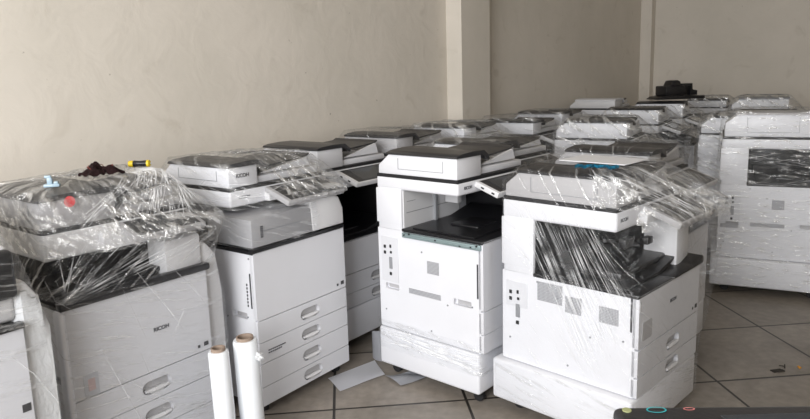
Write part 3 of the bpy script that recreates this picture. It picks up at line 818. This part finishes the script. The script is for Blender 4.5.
M['wall'] = wall_mat()

def floor_mat():
    m, nt, out = new_mat('stone_floor_tiles'); L = nt.links.new; N = nt.nodes.new
    p = N('ShaderNodeBsdfPrincipled'); tc = N('ShaderNodeTexCoord')
    mp = N('ShaderNodeMapping'); mp.vector_type = 'POINT'
    mp.inputs['Rotation'].default_value = (0, 0, -math.radians(5.2)); mp.inputs['Location'].default_value = (.098+.618*10, -2.857+.618*10, 0)
    L(tc.outputs['Object'], mp.inputs['Vector'])
    br = N('ShaderNodeTexBrick'); br.offset = 0; br.squash = 1
    br.inputs['Scale'].default_value = 1; br.inputs['Brick Width'].default_value = .618; br.inputs['Row Height'].default_value = .618
    br.inputs['Mortar Size'].default_value = .007; br.inputs['Mortar Smooth'].default_value = .15
    br.inputs['Color1'].default_value = rgb(143, 135, 126); br.inputs['Color2'].default_value = rgb(134, 127, 118); br.inputs['Mortar'].default_value = rgb(42, 38, 34)
    L(mp.outputs[0], br.inputs['Vector'])
    n1 = N('ShaderNodeTexNoise'); n1.inputs['Scale'].default_value = 3.5; n1.inputs['Detail'].default_value = 9; n1.inputs['Roughness'].default_value = .65; n1.inputs['Distortion'].default_value = .6
    L(tc.outputs['Object'], n1.inputs['Vector'])
    n2 = N('ShaderNodeTexNoise'); n2.inputs['Scale'].default_value = 22; n2.inputs['Detail'].default_value = 6
    L(tc.outputs['Object'], n2.inputs['Vector'])
    r = N('ShaderNodeMapRange'); r.inputs[1].default_value = .3; r.inputs[2].default_value = .7; r.inputs[3].default_value = .72; r.inputs[4].default_value = 1.12; L(n1.outputs['Fac'], r.inputs[0])
    r2 = N('ShaderNodeMapRange'); r2.inputs[1].default_value = .3; r2.inputs[2].default_value = .7; r2.inputs[3].default_value = .85; r2.inputs[4].default_value = 1.1; L(n2.outputs['Fac'], r2.inputs[0])
    mm = N('ShaderNodeMath'); mm.operation = 'MULTIPLY'; L(r.outputs[0], mm.inputs[0]); L(r2.outputs[0], mm.inputs[1])
    vm = N('ShaderNodeVectorMath'); vm.operation = 'SCALE'; L(br.outputs['Color'], vm.inputs[0]); L(mm.outputs[0], vm.inputs['Scale'])
    L(vm.outputs[0], p.inputs['Base Color'])
    p.inputs['Roughness'].default_value = .42
    b = N('ShaderNodeBump'); b.inputs['Strength'].default_value = .35; b.inputs['Distance'].default_value = .004; b.invert = True; L(br.outputs['Fac'], b.inputs['Height']); L(b.outputs[0], p.inputs['Normal'])
    L(p.outputs[0], out.inputs['Surface'])
    return m
M['floor'] = floor_mat()

WD = V((.7826+0, .6225+0)).normalized()          # placeholder, set below
wa = math.radians(51.5)
d = V((math.cos(wa), math.sin(wa), 0)); nrm = V((-math.sin(wa), math.cos(wa), 0)); PW = 3.20
HT = 4.6
def wallbox(name, s0, s1, n0, n1, z0=0, z1=HT, mat='wall'):
    bm = bmesh.new(); t = bmesh.new()
    vs = [t.verts.new(d*a+nrm*b+V((0, 0, z))) for z in (z0, z1) for a, b in ((s0, n0), (s1, n0), (s1, n1), (s0, n1))]
    for f in ((0, 1, 2, 3), (7, 6, 5, 4), (0, 4, 5, 1), (1, 5, 6, 2), (2, 6, 7, 3), (3, 7, 4, 0)): t.faces.new([vs[i] for i in f])
    bmesh.ops.recalc_face_normals(t, faces=t.faces[:]); join(bm, t)
    return struct(name, bm, mat)
SC = 9.45
wallbox('wall_left', -6, SC+.2, PW, PW+.2)
wallbox('wall_back', SC, SC+.2, -6, PW)
wallbox('unseen_wall_right', -4, SC+.2, -3.7, -3.5)  # unseen wall, added to block ambient light from the right
wallbox('trim_1', 4.634, 5.077, PW-.15, PW)           # pilaster
wallbox('trim_2', SC-.15, SC, PW-.145, PW)           # corner pilaster
wallbox('ceiling', -6, SC+.2, -6, PW+.2, HT, HT+.15)
bm = bmesh.new(); t = bmesh.new(); bmesh.ops.create_grid(t, x_segments=2, y_segments=2, size=14); join(bm, t)
struct('floor', bm, 'floor')

# ================================================================== light
def area(name, loc, target, sx, sy, power, col=(1, 1, 1)):
    l = bpy.data.lights.new(name, 'AREA'); l.shape = 'RECTANGLE'; l.size = sx; l.size_y = sy; l.energy = power; l.color = col
    o = bpy.data.objects.new(name, l); COL.objects.link(o); o.location = loc
    o.rotation_euler = (V(target)-V(loc)).to_track_quat('-Z', 'Y').to_euler(); return o
area('doorway_daylight', (-1.8, -1.7, 2.3), (.6, 4, .8), 3.0, 2.8, 335, (1, .995, .99))
w = bpy.data.worlds.new('World'); S.world = w; w.use_nodes = True
w.node_tree.nodes['Background'].inputs[0].default_value = (.88, .93, 1, 1); w.node_tree.nodes['Background'].inputs[1].default_value = .9

# ================================================================== camera
cam = bpy.data.cameras.new('camera'); co = bpy.data.objects.new('camera', cam); COL.objects.link(co)
p_, r_ = .1719, -.0294
fwd = V((0, math.cos(p_), -math.sin(p_))); up0 = V((0, math.sin(p_), math.cos(p_))); rt0 = V((1, 0, 0))
rt = rt0*math.cos(r_)+up0*math.sin(r_); up = up0*math.cos(r_)-rt0*math.sin(r_)
co.matrix_world = Matrix(((rt.x, up.x, -fwd.x, 0), (rt.y, up.y, -fwd.y, 0), (rt.z, up.z, -fwd.z, 1.507), (0, 0, 0, 1)))
cam.sensor_width = 36; cam.lens = 661.5/810*36; cam.shift_y = -(209.5-190.8)/810; cam.clip_start = .05; cam.clip_end = 100
S.camera = co
S.view_settings.view_transform = 'Standard'; S.view_settings.look = 'None'; S.view_settings.gamma = 1; S.view_settings.exposure = 0
S.view_settings.use_curve_mapping = False
S.cycles.transparent_max_bounces = 24; S.cycles.max_bounces = 8
